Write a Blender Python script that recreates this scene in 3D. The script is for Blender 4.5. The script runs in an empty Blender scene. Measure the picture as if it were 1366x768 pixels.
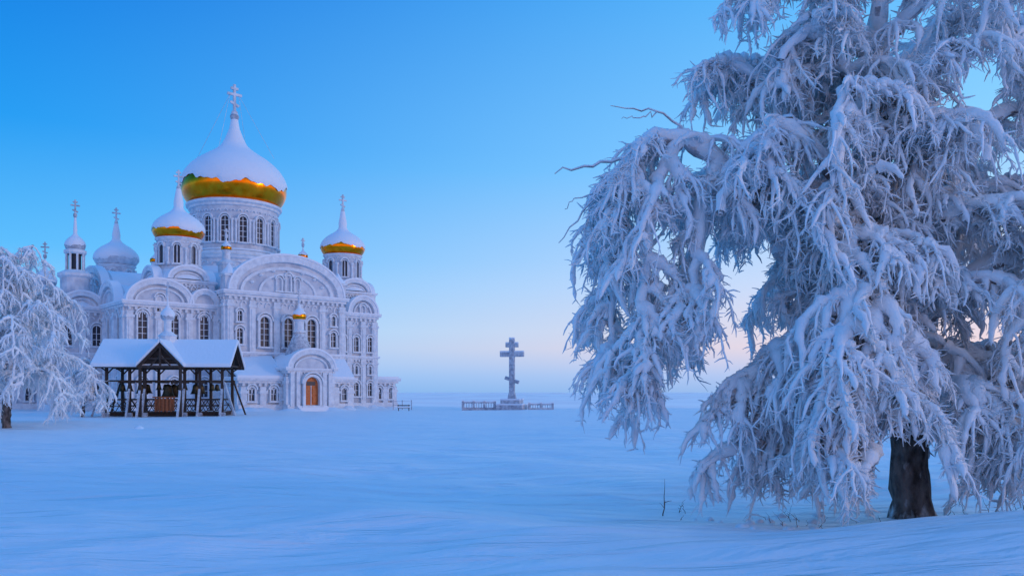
import bpy, bmesh, math, random
import numpy as np
from mathutils import Vector, Matrix
random.seed(7); rng=np.random.default_rng(11)
S=bpy.context.scene
S.view_settings.view_transform='Standard'; S.view_settings.look='None'; S.view_settings.exposure=0

# ------------------------------------------------------------ materials
def lin(r,g,b):
    f=lambda c:(c/255/12.92 if c/255<=0.04045 else ((c/255+0.055)/1.055)**2.4)
    return (f(r),f(g),f(b),1)
def mat(name,col,rough=.7,metal=0,col2=None,nscale=3,bump=0,bscale=20,spec=.5,detail=6,snow=None,snow_lo=.3,snow_hi=.7,coord='Object',stretch=None,r0=.35,r1=.65):
    m=bpy.data.materials.new(name); m.use_nodes=True
    nt=m.node_tree; N=nt.nodes; L=nt.links; B=N['Principled BSDF']
    B.inputs['Roughness'].default_value=rough; B.inputs['Metallic'].default_value=metal
    B.inputs['Specular IOR Level'].default_value=spec
    tc=N.new('ShaderNodeTexCoord'); src=tc.outputs[coord]
    if stretch:
        mp=N.new('ShaderNodeMapping'); mp.inputs['Scale'].default_value=stretch
        L.new(src,mp.inputs['Vector']); src=mp.outputs['Vector']
    c=None
    if col2:
        n=N.new('ShaderNodeTexNoise'); n.inputs['Scale'].default_value=nscale; n.inputs['Detail'].default_value=detail
        L.new(src,n.inputs['Vector'])
        r=N.new('ShaderNodeValToRGB'); r.color_ramp.elements[0].position=r0; r.color_ramp.elements[1].position=r1
        r.color_ramp.elements[0].color=(*col,1); r.color_ramp.elements[1].color=(*col2,1)
        L.new(n.outputs['Fac'],r.inputs['Fac']); c=r.outputs['Color']
    else:
        B.inputs['Base Color'].default_value=(*col,1)
    if snow:
        g=N.new('ShaderNodeNewGeometry'); sp=N.new('ShaderNodeSeparateXYZ'); L.new(g.outputs['Normal'],sp.inputs[0])
        n2=N.new('ShaderNodeTexNoise'); n2.inputs['Scale'].default_value=6; n2.inputs['Detail'].default_value=5
        L.new(src,n2.inputs['Vector'])
        ad=N.new('ShaderNodeMath'); ad.operation='MULTIPLY_ADD'; ad.inputs[1].default_value=.9; 
        L.new(n2.outputs['Fac'],ad.inputs[0]); L.new(sp.outputs['Z'],ad.inputs[2])
        mr=N.new('ShaderNodeMapRange'); mr.inputs['From Min'].default_value=snow_lo; mr.inputs['From Max'].default_value=snow_hi
        L.new(ad.outputs[0],mr.inputs['Value'])
        mx=N.new('ShaderNodeMixRGB'); L.new(mr.outputs[0],mx.inputs['Fac'])
        if c: L.new(c,mx.inputs[1])
        else: mx.inputs[1].default_value=(*col,1)
        mx.inputs[2].default_value=(*snow,1); c=mx.outputs[0]
    if c: L.new(c,B.inputs['Base Color'])
    if bump:
        n3=N.new('ShaderNodeTexNoise'); n3.inputs['Scale'].default_value=bscale; n3.inputs['Detail'].default_value=8
        L.new(src,n3.inputs['Vector'])
        bp=N.new('ShaderNodeBump'); bp.inputs['Strength'].default_value=bump; bp.inputs['Distance'].default_value=.1
        L.new(n3.outputs['Fac'],bp.inputs['Height']); L.new(bp.outputs[0],B.inputs['Normal'])
    return m
M_wall=mat('plaster_frosted',(.50,.54,.62),.8,col2=(.74,.77,.82),nscale=.7,bump=.5,bscale=3)
M_trim=mat('trim_frosted',(.66,.70,.76),.8,col2=(.84,.87,.91),nscale=1.5,bump=.5,bscale=6)
M_snow=mat('snow_soft',(.84,.88,.94),.65,bump=.5,bscale=2.5)
M_glass=mat('window_glass',(.02,.035,.06),.4,col2=(.06,.05,.06),nscale=.5,spec=.35)
M_gold=mat('gold_leaf',(1.0,.22,.003),.22,1.0,col2=(1.0,.34,.012),nscale=.8,bump=.15,bscale=1.1)
M_door=mat('door_wood',(.50,.11,.02),.5,col2=(.65,.17,.04),nscale=4)
M_wood=mat('dark_timber',(.035,.022,.018),.8,col2=(.07,.045,.035),nscale=5,bump=.4,snow=(.8,.83,.88),snow_lo=.95,snow_hi=1.3)
M_orange=mat('varnished_timber',(.45,.13,.04),.6,col2=(.3,.09,.03))
M_bronze=mat('bell_bronze',(.06,.05,.035),.45,.8,col2=(.12,.09,.05))
M_frost=mat('hoar_frost',(.82,.87,.93),.75,col2=(.93,.96,.98),nscale=1.6,bump=.4,bscale=30)
M_frost2=mat('frosted_twig',(.28,.19,.17),.8,col2=(.72,.76,.84),nscale=.9,snow=(.90,.93,.97),snow_lo=-.55,snow_hi=.35,r0=.32,r1=.47)
M_bark=mat('birch_bark',(.05,.034,.028),.9,col2=(.24,.19,.17),nscale=5,bump=1.0,bscale=14,snow=(.82,.85,.9),snow_lo=.66,snow_hi=.98,stretch=(1,1,.45))
M_limb=mat('frosted_bark',(.12,.085,.08),.9,col2=(.66,.69,.76),nscale=2,bump=1.0,bscale=14,snow=(.86,.90,.95),snow_lo=-.05,snow_hi=.5)
M_stone=mat('stone_frosted',(.28,.31,.38),.8,col2=(.58,.62,.68),nscale=2,snow=(.84,.87,.91),snow_lo=.7,snow_hi=1.1)
M_spire=mat('spire_frosted',(.50,.54,.61),.8,col2=(.78,.81,.86),nscale=1.2,bump=.4,bscale=5)
M_stalk=mat('dry_stalk',(.09,.05,.035),.9,col2=(.2,.13,.1),nscale=8)

# ------------------------------------------------------------ mesh builder
class MB:
    def __init__(s): s.v=[]; s.f=[]
    def add(s,vs,fs):
        o=len(s.v); s.v+= [tuple(p) for p in vs]; s.f+=[tuple(i+o for i in f) for f in fs]
    def build(s,name,m,parent=None,smooth=False,recalc=True,bevel=0):
        me=bpy.data.meshes.new(name); me.from_pydata(s.v,[],s.f)
        if recalc:
            b=bmesh.new(); b.from_mesh(me); bmesh.ops.recalc_face_normals(b,faces=b.faces); b.to_mesh(me); b.free()
        me.materials.append(m)
        if smooth: me.polygons.foreach_set('use_smooth',[True]*len(me.polygons))
        ob=bpy.data.objects.new(name,me); S.collection.objects.link(ob)
        if parent: ob.parent=parent
        if bevel:
            bv=ob.modifiers.new('bevel','BEVEL'); bv.width=bevel; bv.segments=2
        return ob
def empty(name,loc,rot=0):
    e=bpy.data.objects.new(name,None); S.collection.objects.link(e); e.location=loc; e.rotation_euler=(0,0,rot); e.empty_display_size=.5
    return e
def jit(): return random.uniform(-.006,.006)
BF=[(0,3,2,1),(4,5,6,7),(0,1,5,4),(1,2,6,5),(2,3,7,6),(3,0,4,7)]
def box(mb,x0,x1,y0,y1,z0,z1):
    x0+=jit();x1+=jit();y0+=jit();y1+=jit();z0+=jit();z1+=jit()
    mb.add([(x0,y0,z0),(x1,y0,z0),(x1,y1,z0),(x0,y1,z0),(x0,y0,z1),(x1,y0,z1),(x1,y1,z1),(x0,y1,z1)],BF)
def beam(mb,p,q,w,h=None):
    h=h or w; p=Vector(p);q=Vector(q); t=(q-p).normalized()
    r=Vector((0,0,1)) if abs(t.z)<.95 else Vector((0,1,0))
    a=t.cross(r).normalized()*w/2; b=a.cross(t).normalized()*h/2
    vs=[p-a-b,p+a-b,p+a+b,p-a+b,q-a-b,q+a-b,q+a+b,q-a+b]
    mb.add(vs,BF)
def lathe(mb,cx,cy,prof,n=48,wob=None):
    vs=[];k=len(prof)
    for i in range(n):
        t=2*math.pi*i/n
        for j,(r,z) in enumerate(prof):
            if wob: r,z=wob(t,j,r,z)
            vs.append((cx+r*math.cos(t),cy+r*math.sin(t),z))
    fs=[(i*k+j,((i+1)%n)*k+j,((i+1)%n)*k+j+1,i*k+j+1) for i in range(n) for j in range(k-1)]
    mb.add(vs,fs)
def smoothprof(pts,sub=5):
    P=[Vector((a,b,0)) for a,b in pts]; out=[]
    for i in range(len(P)-1):
        p0=P[max(i-1,0)];p1=P[i];p2=P[i+1];p3=P[min(i+2,len(P)-1)]
        for s in range(sub):
            t=s/sub
            q=.5*((2*p1)+(-p0+p2)*t+(2*p0-5*p1+4*p2-p3)*t*t+(-p0+3*p1-3*p2+p3)*t**3)
            out.append((max(q.x,.01),q.y))
    out.append((pts[-1])); return out
class Face:
    def __init__(s,o,A,N): s.o=Vector(o); s.A=Vector(A); s.N=Vector(N)
    def p(s,a,z,d): return s.o+s.A*a+s.N*d+Vector((0,0,z))
def fbox(mb,F,a0,a1,z0,z1,d0,d1):
    a0+=jit();a1+=jit();z0+=jit();z1+=jit();d1+=jit()
    vs=[F.p(a0,z0,d0),F.p(a1,z0,d0),F.p(a1,z0,d1),F.p(a0,z0,d1),F.p(a0,z1,d0),F.p(a1,z1,d0),F.p(a1,z1,d1),F.p(a0,z1,d1)]
    mb.add(vs,BF)
def prism(mb,F,pts,d0,d1):
    n=len(pts); d1+=jit()
    vs=[F.p(a,z,d0) for a,z in pts]+[F.p(a,z,d1) for a,z in pts]
    mb.add(vs,[tuple(range(n))[::-1],tuple(range(n,2*n))]+[(i,(i+1)%n,n+(i+1)%n,n+i) for i in range(n)])
def archpts(a,zs,rx,rz,n=14):
    return [(a+rx*math.cos(math.pi*i/n),zs+rz*math.sin(math.pi*i/n)) for i in range(n+1)]
def strip(mb,F,outer,inner,d0,d1):
    n=len(outer); d1+=jit()
    vs=[F.p(a,z,d) for d in (d0,d1) for pts in (outer,inner) for a,z in pts]
    fs=[]
    for i in range(n-1):
        fs+= [(2*n+i,2*n+i+1,3*n+i+1,3*n+i),(i,i+1,2*n+i+1,2*n+i),(n+i,3*n+i,3*n+i+1,n+i+1),(i,n+i,n+i+1,i+1)]
    fs+=[(0,2*n,3*n,n),(n-1,2*n-1,4*n-1,3*n-1)]
    mb.add(vs,fs)
def window(F,a,z0,w,h,G,T,t=.22,dep=.38,mull=True,hood=True):
    r=w/2; zs=z0+h-r
    gp=[(a-r,z0),(a+r,z0)]+archpts(a,zs,r,r,12)
    prism(G,F,gp,-.05,.03)
    out=[(a+r+t,z0-.1)]+archpts(a,zs,r+t,r+t,12)+[(a-r-t,z0-.1)]
    inn=[(a+r,z0-.1)]+archpts(a,zs,r,r,12)+[(a-r,z0-.1)]
    strip(T,F,out,inn,-.02,dep)
    if hood: strip(T,F,archpts(a,zs+.1,r+t+.22,r+t+.25,12),archpts(a,zs+.1,r+t+.03,r+t+.03,12),-.02,dep+.16)
    fbox(T,F,a-r-t-.15,a+r+t+.15,z0-.32,z0-.08,-.02,dep+.18)
    if mull:
        fbox(T,F,a-.05,a+.05,z0,z0+h-.05,0,.1)
        for k in range(1,int(h/.9)+1):
            if z0+k*.9<zs+.2: fbox(T,F,a-r,a+r,z0+k*.9-.04,z0+k*.9+.04,0,.085)
def cornice(F,a0,a1,z,T,SN,k=1.0,dent=True):
    fbox(T,F,a0-.3*k,a1+.3*k,z-.35*k,z,-.02,.35*k)
    fbox(T,F,a0-.6*k,a1+.6*k,z,z+.3*k,-.02,.65*k)
    fbox(SN,F,a0-.62*k,a1+.62*k,z+.3*k,z+.5*k,-.02,.72*k)
    if dent:
        n=max(2,int((a1-a0)/(.75*k)))
        for i in range(n):
            a=a0+(i+.5)*(a1-a0)/n
            fbox(T,F,a-.16*k,a+.16*k,z-.75*k,z-.33*k,-.02,.3*k)
def arcade(F,a0,a1,z,T,r=.42):
    n=max(1,int((a1-a0)/(2*r+.12)))
    for i in range(n):
        a=a0+(i+.5)*(a1-a0)/n
        strip(T,F,archpts(a,z,r,r,8),archpts(a,z,r-.14,r-.14,8),-.02,.22)
        fbox(T,F,a-r-.1,a-r+.08,z-.5,z,-.02,.2)
def facade(F,w,h,bays,G,T,SN,tiers,mid=8.6,plinth=True,top=True):
    if plinth: fbox(T,F,-.3,w+.3,0,1.1,-.02,.35)
    bw=w/bays; two=mid<h-2
    for i in range(bays+1):
        a=min(max(i*bw,.45),w-.45)
        fbox(T,F,a-.45,a+.45,1.05,h-.9,-.02,.42)
        if two:
            fbox(T,F,a-.2,a+.2,1.6,mid-1.4,.3,.52); fbox(T,F,a-.2,a+.2,mid+.9,h-2.2,.3,.52)
            fbox(T,F,a-.58,a+.58,mid-1.0,mid-.7,-.02,.54)
        fbox(T,F,a-.6,a+.6,h-1.9,h-1.5,-.02,.56)
    if two: cornice(F,0,w,mid,T,SN,.8)
    if top:
        cornice(F,0,w,h,T,SN,1.1)
        for i in range(bays): arcade(F,i*bw+.7,(i+1)*bw-.7,h-1.35,T,.4)
    for i in range(bays):
        a=(i+.5)*bw
        for (z0,ww,hh,cnt) in tiers:
            for c in range(cnt):
                aa=a+(c-(cnt-1)/2)*(ww+1.1)
                if ww*cnt+1.1*(cnt-1)+1<bw: window(F,aa,z0,ww,hh,G,T)
                elif c==0: window(F,a,z0,min(ww,bw-1.8),hh,G,T)
def gable(F,a,z,rx,rz,W,T,SN,depth=1.1,ringw=.5,fan=True):
    prism(W,F,[(a+rx,z-.4)]+archpts(a,z,rx,rz,28)+[(a-rx,z-.4)],-depth,.05)
    strip(T,F,archpts(a,z,rx+.25,rz+.25,28),archpts(a,z,rx-ringw,rz-ringw,28),-.1,.62)
    strip(SN,F,archpts(a,z,rx+.5,rz+.52,28),archpts(a,z,rx+.24,rz+.24,28),-.6,.72)
    if rx>2: strip(T,F,archpts(a,z,rx-ringw*1.9,rz-ringw*1.9,28),archpts(a,z,rx-ringw*2.5,rz-ringw*2.5,28),-.02,.36)
    if rx>5:
        strip(T,F,archpts(a,z,rx*.52,rz*.55,20),archpts(a,z,rx*.52-.35,rz*.55-.35,20),-.02,.3)
def vault(SN,F,a,z,rx,rz,d0,d1):
    prism(SN,F,archpts(a,z,rx,rz,28),d0,d1)
def cross(mb,x,y,z,h,t=.12,w=None):
    w=w or h*.5
    box(mb,x-t,x+t,y-t,y+t,z,z+h)
    box(mb,x-w/2,x+w/2,y-t*.9,y+t*.9,z+h*.62,z+h*.62+2*t)
    box(mb,x-w/4,x+w/4,y-t*.9,y+t*.9,z+h*.82,z+h*.82+2*t)
    beam(mb,(x-w/3.4,y,z+h*.40),(x+w/3.4,y,z+h*.28),1.9*t)
    lathe(mb,x,y,[(.01,z-.3),(t*2.2,z-.1),(t*2.8,z+.2),(t*2.2,z+.5),(.01,z+.7)],12)
def onion(cx,cy,z0,R,H,spire,GD,SN,CR,ch,edge=.42,n=48,seed=0,sp=.12):
    pr=[(.80,0),(.90,.06),(.985,.18),(1.0,.30),(.96,.43),(.84,.57),(.64,.71),(.42,.82),(.25,.92),(.16,1.03)]
    prof=smoothprof([(r*R,z0+z*H) for r,z in pr]+[(.075*R,z0+1.2*H),(.045*R,z0+H+spire)],5)
    lathe(GD,cx,cy,prof,n)
    rr=random.Random(seed); ph=[rr.uniform(0,6.28) for _ in range(5)]
    def rad_at(z):
        for (r0,z0_),(r1,z1_) in zip(prof,prof[1:]):
            if z0_<=z<=z1_: return r0+(r1-r0)*(z-z0_)/(z1_-z0_+1e-9)
        return prof[-1][0]
    ztop=z0+H+spire; zt=z0+edge*H
    body=[(rad_at(zt+(z0+1.0*H-zt)*k/22),zt+(z0+1.0*H-zt)*k/22) for k in range(22)]
    cap=[(r+R*.012,z) for r,z in body[:1]]+[(r+R*.032,z+R*.01) for r,z in body[1:]]+[(.17*R+sp*R*.3,z0+1.04*H),(sp*R,z0+1.2*H),(sp*.5*R,ztop)]
    def wob(t,j,r,z):
        e=H*(.045*math.sin(2*t+ph[0])+.03*math.sin(5*t+ph[1])+.02*math.sin(11*t+ph[2])+.012*math.sin(23*t+ph[3])+.010*math.sin(37*t+ph[4]))
        f=max(0,1-j/12)**1.3
        z2=z+e*f
        if j<23: 
            off=r-body[min(j,21)][0] if j<22 else R*.03
            r=rad_at(z2)+off
        return (r*(1+.005*math.sin(7*t+z)+.003*math.sin(13*t+2*z)),z2)
    lathe(SN,cx,cy,cap,n*2,wob)
    cross(CR,cx,cy,ztop,ch,t=max(.09,ch*.04))
def drum(cx,cy,z0,z1,r,nw,W,T,SN,G,ww,wh,wz,seg=48):
    lathe(W,cx,cy,[(r,z0),(r,z1)],seg)
    k=r/7.6
    lathe(T,cx,cy,[(r,z1-.9*k),(r+.35*k,z1-.8*k),(r+.35*k,z1-.4*k),(r+.8*k,z1-.2*k),(r+.85*k,z1+.2*k),(r*.9,z1+.35*k)],seg)
    lathe(T,cx,cy,[(r,z0+1.0*k),(r+.4*k,z0+.9*k),(r+.6*k,z0+.3*k),(r+.6*k,z0-.1)],seg)
    lathe(SN,cx,cy,[(r-.05,z0+1.35*k),(r+.35*k,z0+1.25*k),(r+.5*k,z0+1.0*k),(r+.3*k,z0+.95*k)],seg)
    for i in range(nw):
        t=2*math.pi*(i+.5)/nw
        Nn=Vector((math.cos(t),math.sin(t),0)); A=Vector((-math.sin(t),math.cos(t),0))
        F=Face(Vector((cx,cy,0))+Nn*(r*math.cos(math.pi/seg)-.02),A,Nn)
        window(F,0,wz,ww,wh,G,T,t=.18*max(k,.7),dep=.4*max(k,.6),mull=k>.8)
        t2=t+math.pi/nw
        for o in (-.33,.33) if k>.8 else (0,):
            c=(cx+(r+.18)*math.cos(t2)+o*-math.sin(t2),cy+(r+.18)*math.sin(t2)+o*math.cos(t2))
            rr=.2*k if k>.8 else .16
            lathe(T,c[0],c[1],[(rr*1.5,wz-.3),(rr*1.5,wz),(rr,wz+.1),(rr,wz+wh-.9),(rr*1.7,wz+wh-.6),(rr*1.7,wz+wh-.4)],10)
    na=int(2*math.pi*r/(1.15*max(k,.55)))
    for i in range(na):
        t=2*math.pi*i/na
        Nn=Vector((math.cos(t),math.sin(t),0)); A=Vector((-math.sin(t),math.cos(t),0))
        F=Face(Vector((cx,cy,0))+Nn*(r-.05),A,Nn); q=.4*max(k,.55)
        strip(T,F,archpts(0,z1-1.9*k,q,q,6),archpts(0,z1-1.9*k,q-.13,q-.13,6),-.02,.28*max(k,.6))

# ------------------------------------------------------------ cathedral
TH=math.radians(40)
cath=empty('cathedral',(-50.8,130,0),TH)
W=MB();T=MB();SN=MB();SS=MB();G=MB();GD=MB();CR=MB();DR=MB();SC=MB();PD=MB();BK=MB()
def faces4(x0,x1,y0,y1):
    return {'f':(Face((x0,y0,0),(1,0,0),(0,-1,0)),x1-x0),'l':(Face((x0,y1,0),(0,-1,0),(-1,0,0)),y1-y0),
            'r':(Face((x1,y0,0),(0,1,0),(1,0,0)),y1-y0),'b':(Face((x1,y1,0),(-1,0,0),(0,1,0)),x1-x0)}
tri=[(2.2,1.1,2.6,1),(10.4,1.3,4.0,1)]
# core
box(W,-3,31,-2,35,0,17.4); box(SN,-3.2,31.2,-2.2,35.2,17.4,17.9)
for k in 'lrb':
    F,w=faces4(-3,31,-2,35)[k]; facade(F,w,17.2,6,G,T,SN,tri)
# near corner bay
box(W,-9,4.2,-5,10,0,15.6)
fs=faces4(-9,4.2,-5,10)
F,w=fs['f']; facade(F,w,15.4,3,G,T,SN,tri)
gable(F,4.6,15.9,4.3,3.0,W,T,SN,1.0,.45); vault(SN,F,4.6,15.9,4.2,2.9,-9,-.3)
gable(F,11.0,15.9,1.8,1.9,W,T,SN,1.0,.35); vault(SN,F,11.0,15.9,1.7,1.8,-9,-.3)
window(F,4.6,14.6,.9,2.2,G,T,hood=True)
F,w=fs['l']; facade(F,w,15.4,3,G,T,SN,tri)
gable(F,7.5,15.9,4.0,3.0,W,T,SN,1.0,.45); vault(SN,F,7.5,15.9,3.9,2.9,-9,-.3)
box(SN,-9.1,4.3,-5.1,10.1,15.6,16.1)
# left arm
box(W,-8,8,7,25,0,17.6); fs=faces4(-8,8,7,25)
F,w=fs['l']; facade(F,w,17.4,5,G,T,SN,tri+[(13.2,.9,2.2,1)])
gable(F,9,18,7.4,4.6,W,T,SN,1.2,.6); vault(SN,F,9,18,7.4,4.5,-20,-.4)
for zz in (0,1,2): window(F,7+zz*2,18.2,1.0,2.3,G,T)
F,w=fs['f']; facade(F,w,17.4,4,G,T,SN,tri)
box(SN,-8.2,8.2,6.8,25.2,17.6,18.1)
# right arm (main front)
box(W,4.3,23.7,-8,30,0,17.8); fs=faces4(4.3,23.7,-8,30)
F,w=fs['f']
facade(F,w,17.6,5,G,T,SN,[],mid=8.6)
bw=w/5
for i in (0,4):
    a=(i+.5)*bw
    window(F,a,10.2,.95,2.3,G,T); window(F,a,13.6,.7,1.5,G,T); window(F,a,2.6,1.0,2.3,G,T)
for i in (1,2,3):
    window(F,(i+.5)*bw,9.9,1.55,4.5,G,T,t=.35,dep=.55)
for i in (1,3): window(F,(i+.5)*bw,2.6,1.0,2.3,G,T)
gable(F,w/2,18.2,9.2,5.6,W,T,SN,1.4,.8)
vault(SN,F,w/2,18.2,9.1,5.5,-34,-.6)
for k in range(7):
    t=math.pi*(k+1)/8
    a=w/2+math.cos(t)*6.3; z=18.2+math.sin(t)*3.6
    lathe(T,F.p(a,0,0).x,F.p(a,0,0).y-.1,[(.01,z-.3),(.35,z-.1),(.35,z+.1),(.01,z+.3)],8)
for i in (-1,0,1): window(F,w/2+i*1.5,18.6,.7,1.9+(.5 if i==0 else 0),G,T,mull=False)
F,w2=faces4(4.3,23.7,-8,-5)['l']; facade(F,3,17.6,1,G,T,SN,[(10.4,.8,3,1)])
F,w2=faces4(4.3,23.7,-8,-2)['r']; facade(F,6,17.6,1,G,T,SN,[(10.4,.8,3,1)])
for a in (4.9,23.1):
    box(W,a-.9,a+.9,-8.3,-6.5,17.8,20.2); box(T,a-1.1,a+1.1,-8.5,-6.3,20.2,20.5)
    lathe(SN,a,-7.4,[(1.25,20.5),(1.0,20.9),(.5,21.5),(.01,22.3)],12)
# right bay
box(W,23.7,31.6,-5,12,0,15.9); fs=faces4(23.7,31.6,-5,12)
F,w=fs['f']; facade(F,w,15.7,3,G,T,SN,[(2.3,.9,2.2,1),(9.8,.9,2.4,1),(6.0,.6,1.3,1)])
gable(F,5.2,16.2,2.5,2.6,W,T,SN,1.0,.4); vault(SN,F,5.2,16.2,2.4,2.5,-9,-.3)
window(F,5.2,15.8,.8,1.7,G,T)
F,w=fs['r']; facade(F,w,15.7,3,G,T,SN,tri); gable(F,8,16.2,4,3,W,T,SN,1.0,.4)
box(SN,23.6,31.8,-5.1,12.1,15.9,16.4)
# low east room
box(W,31.6,36.2,-4,8,0,5.0); F,w=faces4(31.6,36.2,-4,8)['f']; facade(F,w,4.8,2,G,T,SN,[(1.8,.8,1.9,1)],mid=99)
box(SN,31.5,36.6,-4.4,8.4,5.1,5.6)
# central drum
cx,cy=15.4,16.5
lathe(W,cx,cy,[(10.6,17),(10.6,22.6)],8); lathe(SN,cx,cy,[(11.0,22.4),(11.0,22.9),(8.6,24.4),(7.4,24.6)],48)
lathe(T,cx,cy,[(8.9,22),(8.9,25.4),(9.3,25.6),(9.3,26.0),(8.2,26.3)],48)
na=30
for i in range(na):
    t=2*math.pi*i/na; Nn=Vector((math.cos(t),math.sin(t),0)); A=Vector((-math.sin(t),math.cos(t),0))
    strip(T,Face(Vector((cx,cy,0))+Nn*8.85,A,Nn),archpts(0,24.5,.75,.6,8),archpts(0,24.5,.55,.42,8),-.02,.3)
drum(cx,cy,26.2,35.6,7.4,16,W,T,SN,G,1.25,4.3,28.6,64)
lathe(T,cx,cy,[(7.6,35.4),(7.7,36),(7.2,36.1)],64)
onion(cx,cy,35.7,9.0,11.8,5.0,GD,SS,CR,5.3,edge=.28,n=80,seed=3,sp=.10)
lathe(SC,cx,cy,[(.01,51.0),(.6,51.4),(.8,52),(.6,52.6),(.01,53)],16)
for sx in (-1,1):
    for sy in (-1,1): beam(CR,(cx+sx*.8,cy,56),(cx+sx*5.0,cy+sy*5.5,44.3),.05)
for (x,y) in ((8.6,3.0),(22,3.0),(3,10),(4,24)):
    lathe(T,x,y,[(1.3,18),(1.3,23.2),(1.5,23.4),(1.5,23.7),(.8,24.2),(.62,24.3),(.62,25.6),(.8,25.8)],16)
    onion(x,y,25.7,.85,1.5,.7,GD,SS,CR,1.4,edge=.45,n=20,seed=int(x*7))
# corner towers
def tower(x,y,dz=0,sd=0,gd=None,edge=.24):
    box(W,x-3.9,x+3.9,y-3.9,y+3.9,15.5,19.6+dz)
    for k,(F,w) in faces4(x-3.9,x+3.9,y-3.9,y+3.9).items():
        cornice(F,0,w,19.2+dz,T,SN,.7); 
        gable(F,w/2,19.6+dz,2.6,1.7,W,T,SN,.8,.3)
        for a in (.4,w-.4): fbox(T,F,a-.35,a+.35,16,19.1+dz,-.02,.3)
        arcade(F,1,w-1,18.4+dz,T,.35)
    lathe(SN,x,y,[(4.6,19.7+dz),(4.3,20.2+dz),(3.4,21.0+dz),(3.2,21.3+dz)],32)
    drum(x,y,21.0+dz,26.0+dz,3.05,8,W,T,SN,G,.85,2.7,22.2+dz,32)
    onion(x,y,26.1+dz,3.75,4.7,3.0,gd or GD,SS,CR,2.9,edge=edge,n=48,seed=sd,sp=.19)
tower(0,0,0,1,edge=.24); tower(28,0,.4,2,edge=.28); tower(0,33,-.3,5,PD); tower(30,33,0,6)
# porch
box(W,10.9,17.9,-15,-7.5,0,6.3)
P4=faces4(10.9,17.9,-15,-8)
F,w=P4['f']
fbox(T,F,-.2,w+.2,0,.8,-.02,.3)
for a in (.4,1.35,w-1.35,w-.4): 
    fbox(T,F,a-.3,a+.3,.8,5.9,-.02,.38)
cornice(F,0,w,6.1,T,SN,.7)
gable(F,w/2,6.4,3.5,2.6,W,T,SN,1.0,.4); vault(SN,F,w/2,6.4,3.6,2.7,-7.4,-.5)
window(F,w/2,1.0,2.3,4.2,DR,T,t=.4,dep=.7,mull=False)
fbox(G,F,w/2-.7,w/2+.7,3.9,4.5,.02,.07)
fbox(T,F,w/2-.05,w/2+.05,1,3.9,.02,.1)
for s in (-1,1):
    for zz in (1.3,2.6): 
        fbox(DR,F,w/2+s*.6-.38,w/2+s*.6+.38,zz,zz+1.0,.03,.1)
for i in range(4): fbox(SN,F,w/2-2.4,w/2+2.4,0,.9-i*.22,.0,.7+i*.45)
for k in 'lr':
    F,w=P4[k]; facade(F,w,6.1,2,G,T,SN,[(2,.9,2.3,1)],mid=99)
for (x0,x1,y0) in ((4.2,10.9,-13.2),(17.9,23.5,-11.0)):
    box(W,x0,x1,y0,-7.9,0,4.8)
    d=faces4(x0,x1,y0,-8)
    F,w=d['f']; facade(F,w,4.6,2,G,T,SN,[(1.7,.85,1.9,1)],mid=99)
    F,w=d['l' if x0<10 else 'r']; facade(F,w,4.6,2,G,T,SN,[(1.7,.8,1.9,1)],mid=99)
    SN.add([(x0-.6,y0-.6,5.0),(x1+.2,y0-.6,5.0),(x1+.2,-7.9,8.4),(x0-.6,-7.9,7.6),(x0-.6,y0-.6,5.35),(x1+.2,y0-.6,5.35),(x1+.2,-7.9,8.8),(x0-.6,-7.9,8.0)],BF)
# porch cupola
px_,py_=14.4,-11.2
lathe(SC,px_,py_,[(2.3,8.0),(2.35,8.6),(.75,12.2)],8); 
lathe(T,px_,py_,[(.95,12.0),(.95,12.3),(.7,12.4),(.7,13.7),(.95,13.9),(.8,14.1)],16)
onion(px_,py_,14.0,1.05,1.9,.8,GD,SS,CR,2.0,edge=.4,n=24,seed=9)
# drifts banked against the walls
rb=random.Random(77)
for (xa,ya,xb,yb,n) in ((-9.5,-5.6,4,-5.6,9),(4,-13.9,10.3,-14.0,5),(10.4,-15.8,12.0,-15.8,2),(17.0,-15.8,18.6,-15.4,2),(18.6,-11.8,23.8,-11.6,5),(24,-5.8,36,-5.2,9),(-9.8,-5,-9.8,22,14)):
    for i in range(n):
        f=(i+rb.uniform(.1,.9))/n; s=rb.uniform(.9,2.0); hh=rb.uniform(.25,.75)
        lathe(BK,xa+(xb-xa)*f,ya+(yb-ya)*f,[(s*1.3,-.05),(s*1.05,hh*.22),(s*.7,hh*.62),(s*.35,hh*.92),(.01,hh)],14,lambda t,j,r,z,q=s:(r*(1+.18*math.sin(2*t+q*9)+.08*math.sin(5*t+q)),z))
W.build('walls',M_wall,cath); T.build('mouldings',M_trim,cath); SN.build('roof_snow',M_snow,cath); PD.build('frosted_dome',M_spire,cath,True)
SS.build('dome_snow',M_snow,cath,True); G.build('window_panes',M_glass,cath); GD.build('gilded_domes',M_gold,cath,True)
CR.build('crosses',M_spire,cath); DR.build('door',M_door,cath); SC.build('tent_roof',M_stone,cath,True); BK.build('banked_snow',M_snow,cath,True)

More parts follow.
